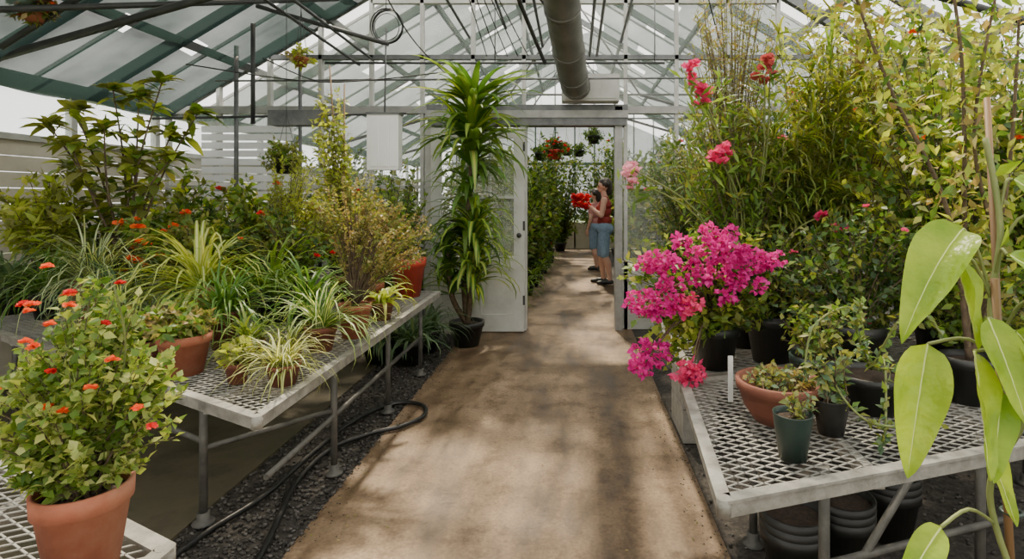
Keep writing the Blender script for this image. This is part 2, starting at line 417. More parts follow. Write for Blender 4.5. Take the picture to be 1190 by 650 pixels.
g.tube([(-2.5, 5.6, 2.8), (.9, 5.6, 2.8)], .012, M['steel'], 8)
g.tube([(-3.6, 5.6, 2.62), (2.6, 5.6, 2.66)], .010, M['grey'], 8)
g.tube([(-4.0, 5.3, 2.2), (-1.6, 5.3, 2.25)], .012, M['steel'], 8)
for x, z in ((-.35, 3.1), (.16, 3.0), (.24, 3.0), (-1.15, 3.2), (-.75, 3.3), (.5, 3.15), (-2.2, 2.95), (-2.35, 2.9)):
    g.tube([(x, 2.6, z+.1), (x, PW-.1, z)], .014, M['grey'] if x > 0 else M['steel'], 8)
g.tube([(-.55, 3.9, 3.35), (-.45, 4.6, 3.05), (-.3, 5.6, 2.8)], .02, M['steel'], 8)
g.tube([(-.5, 4.1, 3.2), (-.1, 4.9, 2.95)], .012, M['steel'], 6)
for i in range(5): g.tube([(-.95+.02*i, 4.0, 3.5), (-.85+.1*i, 5.4, 2.82)], .005, M['steel'], 5)
for (p, q) in (((-3.2, 4.6, 2.55), (-1.2, 5.2, 2.62)), ((-1.6, 4.2, 3.3), (-1.3, 5.6, 2.7)), ((.9, 4.0, 3.1), (1.6, 5.6, 2.7)), ((-2.9, 5.2, 2.75), (-2.0, 5.5, 2.62))):
    g.tube(cat([p, (V(p)+V(q))/2-V((0, 0, .12)), q], 6), .006, M['rubber'], 5)
g.tube([(-2.75, 5.6, 0.66), (-2.75, 5.6, 2.8)], .018, M['grey'], 8)
g.tube([(-3.45, 5.7, 0.7), (-3.45, 5.7, 3.0)], .022, M['grey'], 8)
g.tube([(-3.05, 5.3, 2.15), (-3.05, 5.3, 3.1)], .02, M['steel'], 8)
g.box((-2.9, 5.28, 2.14), (-2.4, 5.45, 2.28), M['grey'])
for x in (-.8, .0, .8): g.tube([(x, 5.6, 2.8), (x, 5.6, 3.7)], .006, M['grey'], 5)
g.build()
g = MB('air_duct')
dp = [(-.24, 1.8, 4.25), (-.18, 3.2, 3.5), (-.1, 4.5, 2.98), (-.02, 5.5, 2.66), (.02, PW-.4, 2.6)]
g.tube(cat(dp, 5), .145, M['duct'], 20)
pts = cat(dp, 2)
for i in range(1, len(pts)-1, 1):
    t = (pts[i+1]-pts[i-1]).normalized()*.02; g.tube([pts[i]-t, pts[i]+t], .153, M['duct'], 20)
g.build()
g = MB('wire_coil')
for k in range(7):
    c = V((-1.72+U(-.01, .01), 5.1, 3.02)); r = .13+U(-.02, .02)
    g.tube([(c.x+r*math.cos(q*pi/12), c.y+k*.008, c.z+r*1.1*math.sin(q*pi/12)) for q in range(25)], .004, M['rubber'], 5)
g.tube([(-1.72, 5.1, 3.15), (-1.72, 5.1, 3.6)], .004, M['steel'], 5)
g.build()
def shadecloth(xa, xb, ya, yb, mt):
    g = MB('shade_cloth'); nx, ny = 14, 36; vs = []; fs = []
    for i in range(nx+1):
        for j in range(ny+1):
            x = xa+(xb-xa)*i/nx+(.25*math.sin(j*.5) if i == nx else 0); y = ya+(yb-ya)*j/ny
            vs.append((x, y, roofz(x)-.11-.04*abs(math.sin(y*pi/1.025))))
    for i in range(nx):
        for j in range(ny):
            if i in (5, 10) and (j*7+i) % 5 == 0: continue
            fs.append((i*(ny+1)+j, i*(ny+1)+j+1, (i+1)*(ny+1)+j+1, (i+1)*(ny+1)+j))
    g.add(vs, fs, M[mt]); g.build()
shadecloth(-4.42, -2.2, .3, 6.1, 'shade')
shadecloth(-4.4, -.3, 6.4, 15.8, 'added_dimmer'); shadecloth(4.4, .3, 6.4, 15.8, 'added_dimmer')  # both roof cloths are added to darken the second house
g = MB('shade_cloth'); g.add([(-3.5, 15.9, .8), (3.5, 15.9, .8), (3.5, 15.9, 2.7), (0, 15.9, 4.2), (-3.5, 15.9, 2.7)], [(0, 1, 2, 3, 4)], M['added_dimmer'], False); g.build()  # sheet added inside the far gable to hold back its bright sky
g = MB('control_box'); g.box((-1.86, 5.0, 1.70), (-1.58, 5.12, 2.20), M['whitebox'])
for i in range(3): g.box((-1.83+.09*i, 4.994, 1.73), (-1.755+.09*i, 5.0, 2.17), M['whitebox'])
g.box((-1.87, 4.99, 2.195), (-1.57, 5.13, 2.215), M['grey'])
g.tube([(-1.72, 5.06, 2.2), (-1.72, 5.1, 3.0)], .008, M['grey']); g.build()
# ------------------------------------------------------------------ benches
ZT = .65
def clip(poly, p, d):
    ts = []; n = len(poly)
    for i in range(n):
        a = V(poly[i]); b = V(poly[(i+1) % n]); e = b-a
        den = d.x*e.y-d.y*e.x
        if abs(den) < 1e-9: continue
        w = a-p; t = (w.x*e.y-w.y*e.x)/den; u = (w.x*d.y-w.y*d.x)/den
        if 0 <= u <= 1: ts.append(t)
    return (min(ts), max(ts)) if len(ts) >= 2 else None
def bench(name, poly, z, legs, sp=.035, rails=()):
    b = MB(name); n = len(poly)
    for i in range(n):
        p, q = poly[i], poly[(i+1) % n]
        b.beam((*p, z-.022), (*q, z-.022), .03, .038, M['benchf'])
        b.beam((*p, z+.002), (*q, z+.002), .04, .008, M['benchf'])
        b.tube([(*p, z-.041), (*p, z+.0065)], .02, M['benchf'], 16)
    cx = V((sum(p[0] for p in poly)/n, sum(p[1] for p in poly)/n))
    R0 = max((V(p)-cx).length for p in poly)
    for ang in (.5, -.5):
        d = V((math.cos(ang), math.sin(ang))); nn = V((-d.y, d.x)); k = -R0
        while k < R0:
            c = cx+nn*k; r = clip([V(p) for p in poly], c, d)
            if r and r[1]-r[0] > .01:
                a = c+d*r[0]; e = c+d*r[1]; b.beam((a.x, a.y, z-.003), (e.x, e.y, z-.003), .0045, .003, M['mesh'])
            k += sp
    xs = [p[0] for p in poly]
    x = min(xs)+.5
    while x < max(xs)-.1:
        r = clip([V(p) for p in poly], V((x, 0)), V((0, 1)))
        if r: b.beam((x, r[0], z-.035), (x, r[1], z-.035), .03, .04, M['benchf'])
        x += .6
    for lx, ly in legs:
        b.tube([(lx, ly, 0), (lx, ly, z-.04)], .017, M['leg'], 10)
        b.lathe((lx, ly, -.005), [(.045, 0), (.045, .01), (.026, .016), (.026, .05), (.017, .05)], M['leg'], 12)
        b.tube([(lx, ly, z-.1), (lx, ly, z-.06)], .025, M['leg'], 10)
    for a, c in rails: b.tube([a, c], .013, M['leg'], 8)
    return b.build()
LB = [(-1.16, 2.04), (-1.16, 4.75), (-4.35, 4.75), (-4.35, 3.86)]
bench('plant_bench', LB, ZT, [(-1.66, 2.5), (-1.27, 2.95), (-1.27, 3.8), (-1.27, 4.6), (-2.4, 2.95), (-2.4, 4.5), (-3.6, 3.6), (-3.6, 4.6)],
      rails=[((-1.27, 2.3, .3), (-1.27, 4.6, .3)), ((-1.66, 2.5, .33), (-1.27, 2.95, .33)), ((-1.66, 2.5, .36), (-3.6, 3.6, .36))])
bench('plant_bench', [(-.93, 1.27), (-.98, .3), (-2.6, .3), (-2.6, 2.14)], ZT, [(-1.05, .5), (-1.1, 1.2), (-2.4, 1.7), (-2.4, .5)])
bench('plant_bench', [(.394, 1.48), (2.6, 2.18), (2.6, 3.1), (.473, 2.42)], ZT, [(.78, 1.75), (.75, 2.35), (2.3, 2.25), (2.3, 2.85), (1.45, 2.0)],
      rails=[((.78, 1.75, .12), (1.2, 1.9, .6)), ((.78, 1.75, .3), (2.3, 2.25, .3)), ((.75, 2.35, .35), (2.3, 2.85, .35))])
bench('plant_bench', [(.56, 2.62), (3.9, 3.55), (3.9, 5.9), (.56, 5.9)], ZT-.03, [(.9, 3.0), (.9, 4.3), (.9, 5.6), (2.4, 3.6), (2.4, 5.6), (3.6, 4.0), (3.6, 5.6)], .05)
bench('plant_bench', [(.5, .45), (2.2, .45), (2.2, 1.2), (.5, 1.08)], ZT, [(.6, .55), (.6, .98), (2.1, .55), (2.1, 1.05)], .05)
bench('plant_bench', [(-4.3, 5.0), (-1.9, 5.0), (-1.9, 5.95), (-4.3, 5.95)], ZT, [(-2.0, 5.1), (-4.1, 5.1), (-2.0, 5.85), (-4.1, 5.85)], .06)
g = MB('cinder_block')
for z in (0, .2):
    g.box((.64, 3.3, z), (.68, 3.7, z+.19), M['block']); g.box((.80, 3.3, z), (.84, 3.7, z+.19), M['block'])
    for y in (3.3, 3.48, 3.66): g.box((.68, y, z), (.80, y+.04, z+.19), M['block'])
g.build()
g = MB('garden_hose')
g.tube(cat([(-1.24, 1.9, .005), (-1.27, 2.24, .0), (-1.345, 2.55, 0), (-1.42, 2.86, 0), (-1.40, 3.2, .01), (-1.245, 3.4, .016), (-1.08, 3.5, .022), (-.99, 3.66, .022), (-1.04, 3.84, .022), (-1.2, 3.9, .022), (-1.34, 3.78, .02), (-1.42, 3.5, .03), (-1.46, 3.1, .03), (-1.5, 2.7, .01), (-1.6, 2.4, 0), (-1.65, 2.0, 0)], 8), .014, M['rubber'], 10)
g.build()
# ------------------------------------------------------------------ left side plants
def spider(name, x, y, z, n, Ln, potr, poth, pmat, W=.016, stripe=True, mats=None, babies=0, el=(.3, 1.4)):
    g = MB(name); t = pot(g, x, y, z, potr, poth, pmat)
    grass(g, t, n, Ln, W, mats or [L['str'], L['cream']], el, (1.0, 2.3), stripe, potr*.4)
    for i in range(babies):
        a = U(0, 6.28); e = t+V((math.cos(a)*Ln*.9, math.sin(a)*Ln*.9, -.05))
        g.tube([t, t+(e-t)*.5+V((0, 0, .15)), e], .002, L['cream'], 4); grass(g, e, 10, Ln*.35, W*.6, mats or [L['str'], L['cream']], (.2, 1.2), (.8, 2), stripe)
    return g.build()
def shrub(name, x, y, z, cen, rad, st, per, ll, lw, mats, pr=.13, pmat=None, ph=.24, **k):
    g = MB(name); t = pot(g, x, y, z, pr, ph, pmat or M['black']); bush(g, t, cen, rad, st, per, ll, lw, mats, **k); return g.build()
g = MB('potted_lantana'); t = pot(g, -1.045, 1.19, ZT, .086, .19, M['terra'])
bush(g, t, (-1.07, 1.2, 1.0), (.23, .15, .16), 120, 44, .026, .016, [L['lan'], L['lan'], L['lan'], L['mid']], sr=.003, t0=.3, spread=.03)
bush(g, t, (-1.0, 1.2, 1.11), (.14, .1, .12), 60, 36, .025, .015, [L['lan'], L['mid'], L['lan']], sr=.0025, t0=.4, spread=.02)
bush(g, t, (-1.02, 1.2, 1.22), (.09, .05, .07), 18, 24, .024, .014, [L['lan'], L['mid']], sr=.0025, t0=.6, spread=.02)
for x, z in ((-1.08, 1.24), (-1.04, 1.25), (-1.0, 1.26), (-1.065, 1.155), (-1.03, 1.2), (-.925, 1.275), (-1.02, 1.315), (-.87, 1.03), (-1.1, 1.22), (-.97, 1.19), (-.94, 1.08), (-1.15, 1.07), (-1.05, 1.1), (-.85, .99), (-1.19, .98), (-1.1, 1.16), (-1.06, 1.24), (-.98, 1.24), (-1.0, 1.03), (-.91, 1.13), (-1.08, 1.02)):
    flower(g, (x, 1.11+U(-.03, .04), z), .014, R.choice([L['orange'], L['red'], L['orange']]), 18)
g.tube(cat([t, (-.95, 1.18, 1.1), (-.93, 1.13, 1.27)], 5), .002, M['barkg'], 5)
g.build()
g = MB('potted_groundcover'); t = pot(g, -1.78, 2.55, ZT, .108, .18, M['terra'])
bush(g, t, (-1.83, 2.53, .89), (.2, .15, .08), 60, 20, .045, .025, [L['olive'], L['mid'], L['dry']], sr=.003); g.build()
spider('potted_spider_plant', -1.25, 2.40, ZT, 110, .28, .07, .09, M['terrad'], .010, True, [L['olive'], L['cream']], 0, (-.1, 1.3))
g = MB('potted_seedling'); t = pot(g, -1.46, 2.42, ZT, .05, .09, M['terrad']); bush(g, t, (-1.46, 2.42, .78), (.08, .08, .05), 22, 9, .05, .03, [L['yg'], L['olive']], sr=.003); g.build()
spider('potted_spider_plant', -1.33, 2.93, ZT, 85, .46, .08, .13, M['terrad'], .017, True, None, 4, (.2, 1.5))
spider('potted_spider_plant', -1.6, 2.75, ZT, 70, .32, .07, .1, M['terrad'], .013, True, [L['mid'], L['olive']], 0, (.3, 1.4))
spider('potted_liriope', -1.36, 2.66, ZT, 50, .24, .06, .09, M['terrad'], .010, False, [L['olive']], 0, (.1, 1.4))
g = MB('potted_dry_shrub'); t = pot(g, -1.27, 3.22, ZT, .095, .19, M['terra'])
for q in ((-1.33, 3.25, 1.3), (-1.25, 3.2, 1.35), (-1.2, 3.3, 1.25)): g.tube(cat([t, (t+V(q))/2+V((.02, 0, 0)), q], 5), .008, M['bark'], 6)
bush(g, t, (-1.14, 3.3, 1.22), (.33, .25, .22), 110, 44, .022, .015, [L['dry'], L['dry'], L['olive']], sr=.003, t0=.68, spread=.01, droop=.6)
bush(g, t, (-1.28, 3.2, 1.45), (.2, .18, .18), 40, 44, .022, .014, [L['dry'], L['olive']], sr=.003, t0=.7, spread=.01, droop=.6); g.build()
spider('potted_bromeliad', -1.27, 3.68, ZT, 40, .26, .08, .12, M['terrad'], .035, False, [L['yg']], 0, (.2, 1.3))
spider('potted_grass_lily', -1.45, 3.95, ZT, 60, .4, .1, .2, M['terra'], .018, False, [L['mid']], 0, (.5, 1.5))
g = MB('potted_ficus'); t = pot(g, -1.36, 4.55, ZT, .145, .31, M['redpot'])
bush(g, t, (-1.65, 4.5, 1.22), (.32, .25, .28), 50, 26, .07, .04, [L['mid'], L['olive'], L['yg']], sr=.006); g.build()
spider('potted_mondo_grass', -1.87, 2.98, ZT, 150, .44, .08, .2, M['terrad'], .013, False, [L['str']], 0, (.2, 1.5))
spider('potted_variegated_pandanus', -2.3, 3.45, ZT, 130, .66, .1, .26, M['terra'], .03, True, [L['yg'], L['cream']], 0, (.2, 1.5))
spider('potted_agapanthus', -1.95, 3.6, ZT, 90, .6, .12, .18, M['black'], .024, False, [L['mid']], 0, (.7, 1.5))
spider('potted_agapanthus', -1.62, 3.4, ZT, 60, .5, .1, .16, M['black'], .02, False, [L['str']], 0, (.5, 1.5))
spider('potted_spider_plant', -3.1, 3.62, ZT, 200, .58, .13, .28, M['terra'], .018, True, [L['blue'], L['cream']], 0, (.1, 1.5))
spider('potted_spider_plant', -2.55, 3.1, ZT, 120, .4, .09, .14, M['terrad'], .015, True, [L['blue'], L['cream']], 0, (.2, 1.5))
spider('potted_dianella', -2.75, 3.4, ZT, 110, .5, .1, .16, M['black'], .016, False, [L['blue']], 0, (.3, 1.5))
spider('potted_dianella', -3.5, 3.72, ZT, 130, .5, .1, .18, M['black'], .018, False, [L['str']], 0, (.2, 1.5))
spider('potted_liriope', -3.9, 3.85, ZT, 130, .45, .1, .2, M['black'], .018, False, [L['blue']], 0, (.2, 1.5))
g = MB('potted_hosta'); t = pot(g, -2.1, 2.78, ZT, .08, .1, M['terrad'])
for i in range(30):
    a = U(0, 6.28); g.leaf(t, (math.cos(a), math.sin(a), U(.3, 1.6)), (0, 0, 1), U(.15, .24), .08, L['mid'], 6, .4, .2)
g.build()
lt = [L['olive'], L['mid'], L['yg'], L['mid']]
dk = [L['dark'], L['mid'], L['olive'], L['mid']]
dd = [L['dark'], L['dark'], L['mid'], L['olive']]
shrub('potted_geranium', -2.75, 3.98, ZT, (-2.8, 3.9, 1.12), (.45, .25, .26), 70, 26, .06, .045, [L['mid'], L['olive']], ph=.2, sr=.005, fl=L['orange'], flp=.35, flr=.045)
g = MB('potted_croton_tree'); t = pot(g, -3.4, 4.25, ZT, .16, .28, M['black'])
for (ex, ey, ez) in ((-2.9, 4.3, 2.1), (-3.1, 4.2, 2.32), (-3.35, 4.3, 2.22), (-3.75, 4.2, 2.1), (-3.55, 4.3, 2.28), (-3.95, 4.2, 2.0), (-2.95, 4.1, 1.75), (-3.9, 4.3, 1.7), (-3.3, 4.2, 1.75), (-3.1, 4.3, 1.95), (-3.7, 4.1, 1.85), (-3.45, 4.1, 1.95)):
    e = V((ex, ey, ez)); m = V(((t.x*.6+ex*.4), ey, t.z+(ez-t.z)*.55)); pts = cat([t, m, e], 5)
    g.tube(pts, [.011*(1-.6*i/(len(pts)-1)) for i in range(len(pts))], M['bark'], 6)
    for k in range(50):
        i = R.choice(range(len(pts)//3, len(pts))) if k % 3 else len(pts)-1
        d = V((U(-1, 1), U(-1, 1), U(-.2, 1))); g.leaf(pts[i]+rs()*.02, d, V((U(-.4, .4), U(-.4, .4), 1)), U(.1, .2), U(.045, .08), R.choice([L['olive'], L['mid'], L['yg'], L['olive']]), 4, .35, .25)
g.build()
shrub('potted_croton', -3.95, 4.15, ZT, (-3.95, 4.15, 1.35), (.3, .25, .33), 60, 30, .11, .035, [L['yg'], L['olive'], L['yg']], pr=.15, ph=.3)
shrub('potted_golden_cypress', -2.3, 4.4, ZT, (-2.2, 4.4, 1.4), (.24, .18, .5), 120, 66, .038, .012, [L['yg'], L['yg'], L['olive']], sr=.003, t0=.2)
g = MB('potted_climbing_vine'); t = pot(g, -1.8, 4.35, ZT, .11, .2, M['terrad'])
g.tube([t, (-1.95, 4.45, 2.5)], .006, M['bamboo']); g.tube([t, (-1.82, 4.42, 2.35)], .006, M['bamboo'])
bush(g, t, (-1.93, 4.4, 1.75), (.17, .15, .75), 55, 32, .055, .03, [L['yg'], L['olive'], L['yg']], sr=.003, t0=.3)
bush(g, t, (-1.85, 4.4, 1.35), (.3, .2, .33), 50, 30, .05, .03, [L['olive'], L['yg'], L['dry']], sr=.003, t0=.3); g.build()
shrub('potted_hibiscus', -3.0, 5.4, ZT, (-3.0, 5.35, 1.3), (.5, .3, .4), 60, 32, .09, .05, lt, fl=L['red'], flp=.2, flr=.05, t0=.15)
shrub('potted_camellia', -2.3, 5.5, ZT, (-2.3, 5.45, 1.25), (.45, .3, .4), 60, 32, .08, .04, dk, fl=L['red'], flp=.15, flr=.04, t0=.15)
shrub('potted_lemon_tree', -3.9, 5.4, ZT, (-3.8, 5.3, 1.3), (.5, .3, .45), 60, 32, .09, .045, lt, t0=.15)
shrub('potted_myrtle', -2.05, 4.05, ZT, (-2.05, 4.0, 1.12), (.35, .25, .3), 70, 26, .05, .03, dk, fl=L['red'], flp=.12, flr=.035, t0=.1)
shrub('potted_coleus', -3.75, 4.5, ZT, (-3.6, 4.4, 1.1), (.6, .25, .32), 80, 28, .07, .045, dk, fl=L['red'], flp=.12, flr=.04, t0=.1)
shrub('potted_laurel', -2.9, 4.5, ZT, (-2.9, 4.45, 1.1), (.45, .25, .35), 80, 28, .07, .04, dk, t0=.1)
shrub('potted_jasmine', -1.75, 5.35, .0, (-1.7, 5.4, 1.2), (.35, .25, .6), 70, 36, .065, .035, dk, t0=.2)
shrub('potted_box_shrub', -2.4, 4.0, ZT, (-2.45, 3.95, 1.0), (.3, .2, .25), 50, 24, .045, .03, dd, t0=.1)
for x, y in ((-1.4, 5.3), (-1.75, 4.95), (-1.45, 4.9)):
    spider('potted_aspidistra', x, y, 0, 60, .5, .13, .2, M['black'], .03, True, [L['blue'], L['blue']], 0, (.3, 1.4))
def basket(x, y, z, r, top, leaf, pm_, fl=None, n=40):
    g = MB('hanging_basket'); c = V((x, y, z)); pot(g, x, y, z-r*1.1, r, r*1.2, pm_)
    for a in (0, 2.1, 4.2): g.tube([c+V((r*.9*math.cos(a), r*.9*math.sin(a), 0)), c+V((0, 0, .4))], .003, M['steel'], 4)
    g.tube([c+V((0, 0, .4)), (x, y, top)], .003, M['steel'], 4)
    bush(g, c, c+V((0, 0, .02)), (r*2, r*1.8, r*1.5), n, 16, .055, .028, leaf, sr=.003, fl=fl, flp=.45, flr=.04); g.build()
basket(-2.5, 4.85, 1.78, .11, 3.3, [L['olive'], L['mid']], M['black'])
basket(-3.72, 3.85, 2.74, .07, 2.85, [L['olive'], L['dry']], M['terra'], L['orange'])
basket(-2.3, 4.7, 2.62, .06, 3.6, [L['yg'], L['dry']], M['terra'], None, 16)
# dracaena
g = MB('potted_corn_plant'); t = pot(g, -1.06, 5.5, 0, .17, .24, M['black'])
def cane(pts):
    pp = cat(pts, 6); g.tube(pp, [.032-.012*i/len(pp) for i in range(len(pp))], M['bark'], 8)
    return pp
pp = cane([t, (-1.08, 5.45, .8), (-1.02, 5.47, 1.6), (-.99, 5.45, 2.45)])
for i in range(150):
    u = U(.76, 1); p = pp[int(u*(len(pp)-1))]
    g.blade(p, U(0, 2*pi), U(-.1, 1.2) if u < .93 else U(.3, 1.5), U(.5, .84), .075, [L['str'] if R.random() < .6 else L['mid'], L['yg']], U(.7, 1.5), 8, R.random() < .35, .4)
for i in range(100):
    u = U(.45, .8); p = pp[int(u*(len(pp)-1))]
    g.blade(p, U(0, 2*pi), U(-.1, .9), U(.4, .6), .062, [L['str'] if R.random() < .6 else L['mid']], U(.8, 1.7), 7, False, .4)
pp = cane([t, (-1.0, 5.42, .6), (-.96, 5.38, 1.25)])
for i in range(130):
    u = U(.5, 1); p = pp[int(u*(len(pp)-1))]
    g.blade(p, U(0, 2*pi), U(.0, 1.3), U(.45, .68), .065, [L['str'], L['yg']], U(.9, 1.9), 7, True, .4)
pp = cane([t, (-1.2, 5.45, .5), (-1.22, 5.4, .95)])
for i in range(70):
    p = pp[int(U(.5, 1)*(len(pp)-1))]; g.blade(p, U(0, 2*pi), U(.2, 1.3), U(.35, .5), .055, [L['str']], U(.9, 2), 7, False, .4)
g.build()
# ------------------------------------------------------------------ right side plants
g = MB('potted_bougainvillea'); t = pot(g, .68, 2.72, ZT-.02, .12, .2, M['black'])
bush(g, t, (.6, 2.66, 1.05), (.42, .22, .27), 100, 28, .048, .03, [L['mid'], L['olive'], L['mid'], L['yg']], sr=.004, t0=.25)
bush(g, t, (.40, 2.6, .8), (.14, .12, .16), 16, 16, .05, .032, [L['mid'], L['yg']], sr=.003, t0=.5)
for x, z, r in ((.373, 1.18, .06), (.31, 1.16, .04), (.296, 1.007, .065), (.36, .97, .04), (.62, 1.22, .075), (.70, 1.21, .055), (.78, 1.17, .06), (.86, 1.18, .04), (.546, 1.12, .055), (.488, .98, .055), (.335, .77, .07), (.29, .73, .045), (.49, .70, .06), (.52, .65, .045), (.70, 1.10, .06), (.585, 1.30, .04), (.44, .99, .04), (.41, 1.07, .045), (.66, 1.02, .035), (.52, 1.2, .035), (.47, 1.26, .035), (.79, 1.07, .03), (.68, 1.3, .03)):
    c = V((x, 2.44+U(-.08, .05), z)); g.tube(cat([t, (t+c)/2+V((0, 0, .12)), c], 4), .004, M['bark'], 5)
    for k in range(int(15000*r*r)):
        q = rs(); p = c+V((q.x*1.15, q.y*.8, q.z*.85))*r
        for a in range(3):
            g.leaf4(p, (q+rs()*1.4).normalized()*U(.02, .032), .024, L['pink'] if (abs(x-.488) < .01) else L['brac'], wpos=.5, fold=.4)
g.build()
g = MB('terracotta_succulent_bowl'); c = (.74, 2.02, ZT)
g.lathe(c, [(.001, 0), (.09, 0), (.125, .05), (.145, .11), (.152, .112), (.155, .145), (.14, .145), (.135, .12), (.001, .125)], M['terrad'], 32)
bush(g, (.74, 2.02, ZT+.12), (.74, 2.02, ZT+.155), (.15, .12, .035), 60, 9, .026, .017, [L['blue'], L['olive'], L['dry']], sr=.003, spread=.09); g.build()
g = MB('plant_label'); g.box((.60, 2.19, ZT), (.62, 2.193, ZT+.18), M['door']); g.build()
g = MB('potted_cutting'); t = pot(g, .67, 1.72, ZT, .06, .14, M['greenpot'], rim=False)
bush(g, t, (.7, 1.72, ZT+.17), (.07, .06, .04), 10, 7, .03, .018, [L['olive'], L['blue']], sr=.003); g.build()
g = MB('potted_cutting'); t = pot(g, .87, 1.9, ZT, .06, .12, M['black'], rim=False)
bush(g, t, (.87, 1.9, ZT+.25), (.08, .08, .12), 18, 9, .035, .02, [L['blue'], L['olive']], sr=.003); g.build()
g = MB('potted_cutting'); t = pot(g, .98, 2.28, ZT, .10, .16, M['greenpot'], rim=True)
bush(g, t, (.98, 2.26, ZT+.28), (.16, .12, .12), 40, 12, .035, .02, [L['mid'], L['olive']], sr=.003); g.build()
g = MB('potted_string_vine'); t = pot(g, 1.12, 2.12, ZT, .13, .14, M['black'])
for (pts) in ([(1.12, 2.12, .8), (1.0, 1.95, .92), (.88, 1.9, .84), (.93, 1.78, .74), (1.1, 1.75, .73)], [(1.12, 2.12, .8), (1.0, 2.0, 1.05), (.85, 1.98, 1.0), (.8, 1.95, .85)], [(1.12, 2.12, .8), (.98, 1.95, 1.0), (.95, 1.85, 1.1)],
              [(1.12, 2.12, .8), (1.2, 2.0, 1.05), (1.3, 1.95, .95)], [(1.12, 2.12, .8), (1.05, 1.9, .9), (1.0, 1.8, .72), (.96, 1.75, .68)], [(1.12, 2.12, .8), (1.15, 1.9, .85), (1.2, 1.85, .7)]):
    pp = cat(pts, 8); g.tube(pp, .004, M['barkg'], 6)
    for p in pp[2:]:
        for k in range(3): g.leaf4(p+rs()*.01, rs().normalized()*U(.025, .04), .018, R.choice([L['blue'], L['olive'], L['mid']]))
g.build()
zb = ZT-.03
shrub('potted_feathery_cypress', 1.0, 3.6, zb, (.98, 3.55, 2.15), (.34, .25, .85), 150, 60, .05, .010, [L['dry'], L['olive'], L['olive']], t0=.25, sr=.005)
shrub('potted_rosemary', .95, 4.3, zb, (.95, 4.2, 1.55), (.5, .3, .6), 150, 60, .055, .011, [L['blue'], L['olive'], L['dark']], t0=.2, sr=.004)
g = MB('potted_oleander'); t = pot(g, .95, 3.15, zb, .13, .24, M['black'])
bush(g, t, (.85, 3.15, 1.65), (.34, .22, .55), 90, 34, .08, .018, [L['mid'], L['olive'], L['mid']], sr=.004, t0=.25)
for x, z, m in ((.655, 2.03, 'pink'), (.61, 2.12, 'pink'), (.67, 1.97, 'pink'), (.79, 1.69, 'pink'), (.76, 1.66, 'pink'), (.30, 1.60, 'pale'), (.31, 1.54, 'pale'), (1.03, 2.15, 'dusk'), (1.0, 2.08, 'dusk'), (1.3, 1.35, 'pink'), (1.4, 1.28, 'pink')):
    c = V((x, 2.95, z)); g.tube(cat([t, (t*.5+c*.5)+V((.05, 0, .15)), c], 4), .005, M['barkg'], 5)
    for k in range(8): flower(g, c+rs()*(.05 if z > 1.5 else .02), .042, L[m], 8)
    for k in range(14): g.leaf4(c+rs()*.08-V((0, 0, .08)), (rs()+V((0, 0, .3))).normalized()*.1, .02, L['mid'])
g.build()
g = MB('potted_bamboo'); t = pot(g, 1.35, 3.3, zb, .17, .26, M['black'])
for i in range(50):
    e = V((U(.95, 1.9), U(3.0, 3.4), U(1.3, 2.7))); pp = cat([t+rs()*.06, (t+e)/2+V((U(-.05, .05), 0, .2)), e], 6)
    g.tube(pp, [.005-.003*k/len(pp) for k in range(len(pp))], M['barkg'], 5)
    for k in range(46):
        p = pp[R.randrange(3, len(pp))]; g.blade(p, U(0, 6.28), U(-.1, 1.2), U(.12, .28), .018, [R.choice([L['yg'], L['mid'], L['olive'], L['olive']])], U(.6, 1.8), 4, False, .3)
g.build()
shrub('potted_abutilon', 1.75, 2.65, ZT, (1.75, 2.7, 1.7), (.5, .3, .75), 120, 40, .055, .035, [L['olive'], L['mid'], L['dark'], L['yg']], fl=L['orange'], flp=.06, flr=.03, t0=.2, sr=.004)
shrub('potted_plumbago', 2.3, 2.75, ZT, (2.35, 2.8, 1.8), (.45, .3, .9), 120, 40, .055, .028, [L['mid'], L['mid'], L['olive']], fl=L['orange'], flp=.06, flr=.028, t0=.15, sr=.004)
shrub('potted_acalypha', 1.25, 2.5, ZT, (1.3, 2.52, 1.12), (.45, .2, .32), 110, 30, .04, .026, dd+[L['blue']], fl=L['pink'], flp=.05, flr=.028, t0=.15, sr=.004)
shrub('potted_fuchsia', 1.5, 4.2, zb, (1.5, 4.1, 1.5), (.55, .35, .75), 110, 36, .06, .035, dd, fl=L['pink'], flp=.14, flr=.04, t0=.1, sr=.004)
shrub('potted_brugmansia', 2.5, 4.2, zb, (2.4, 4.0, 1.9), (.75, .45, 1.0), 130, 40, .1, .045, [L['mid'], L['olive'], L['yg']], t0=.15)
shrub('potted_bottlebrush', 3.4, 4.5, zb, (3.35, 4.3, 1.9), (.75, .5, 1.1), 130, 40, .1, .032, [L['olive'], L['dark'], L['mid']], t0=.15)
shrub('potted_weeping_fig', 1.0, 5.2, zb, (1.1, 5.1, 1.45), (.5, .35, .75), 100, 32, .07, .035, dk, t0=.1, fl=L['pink'], flp=.12, flr=.04, sr=.004)
shrub('potted_passionflower', 2.0, 5.2, zb, (2.1, 5.1, 1.6), (.8, .4, .9), 110, 34, .09, .05, dk, t0=.1)
shrub('potted_pittosporum', 1.0, 2.85, zb, (1.0, 2.8, 1.05), (.4, .2, .28), 90, 24, .042, .023, dd, t0=.1, sr=.004)
shrub('potted_tibouchina', 1.8, 3.7, zb, (1.8, 3.5, 2.3), (.6, .35, .6), 100, 36, .065, .03, [L['olive'], L['yg'], L['dry']], t0=.4, sr=.005)
shrub('potted_gardenia', 2.0, 3.1, zb, (1.9, 3.05, 1.2), (.6, .25, .4), 110, 30, .06, .035, dd, t0=.1, sr=.004)
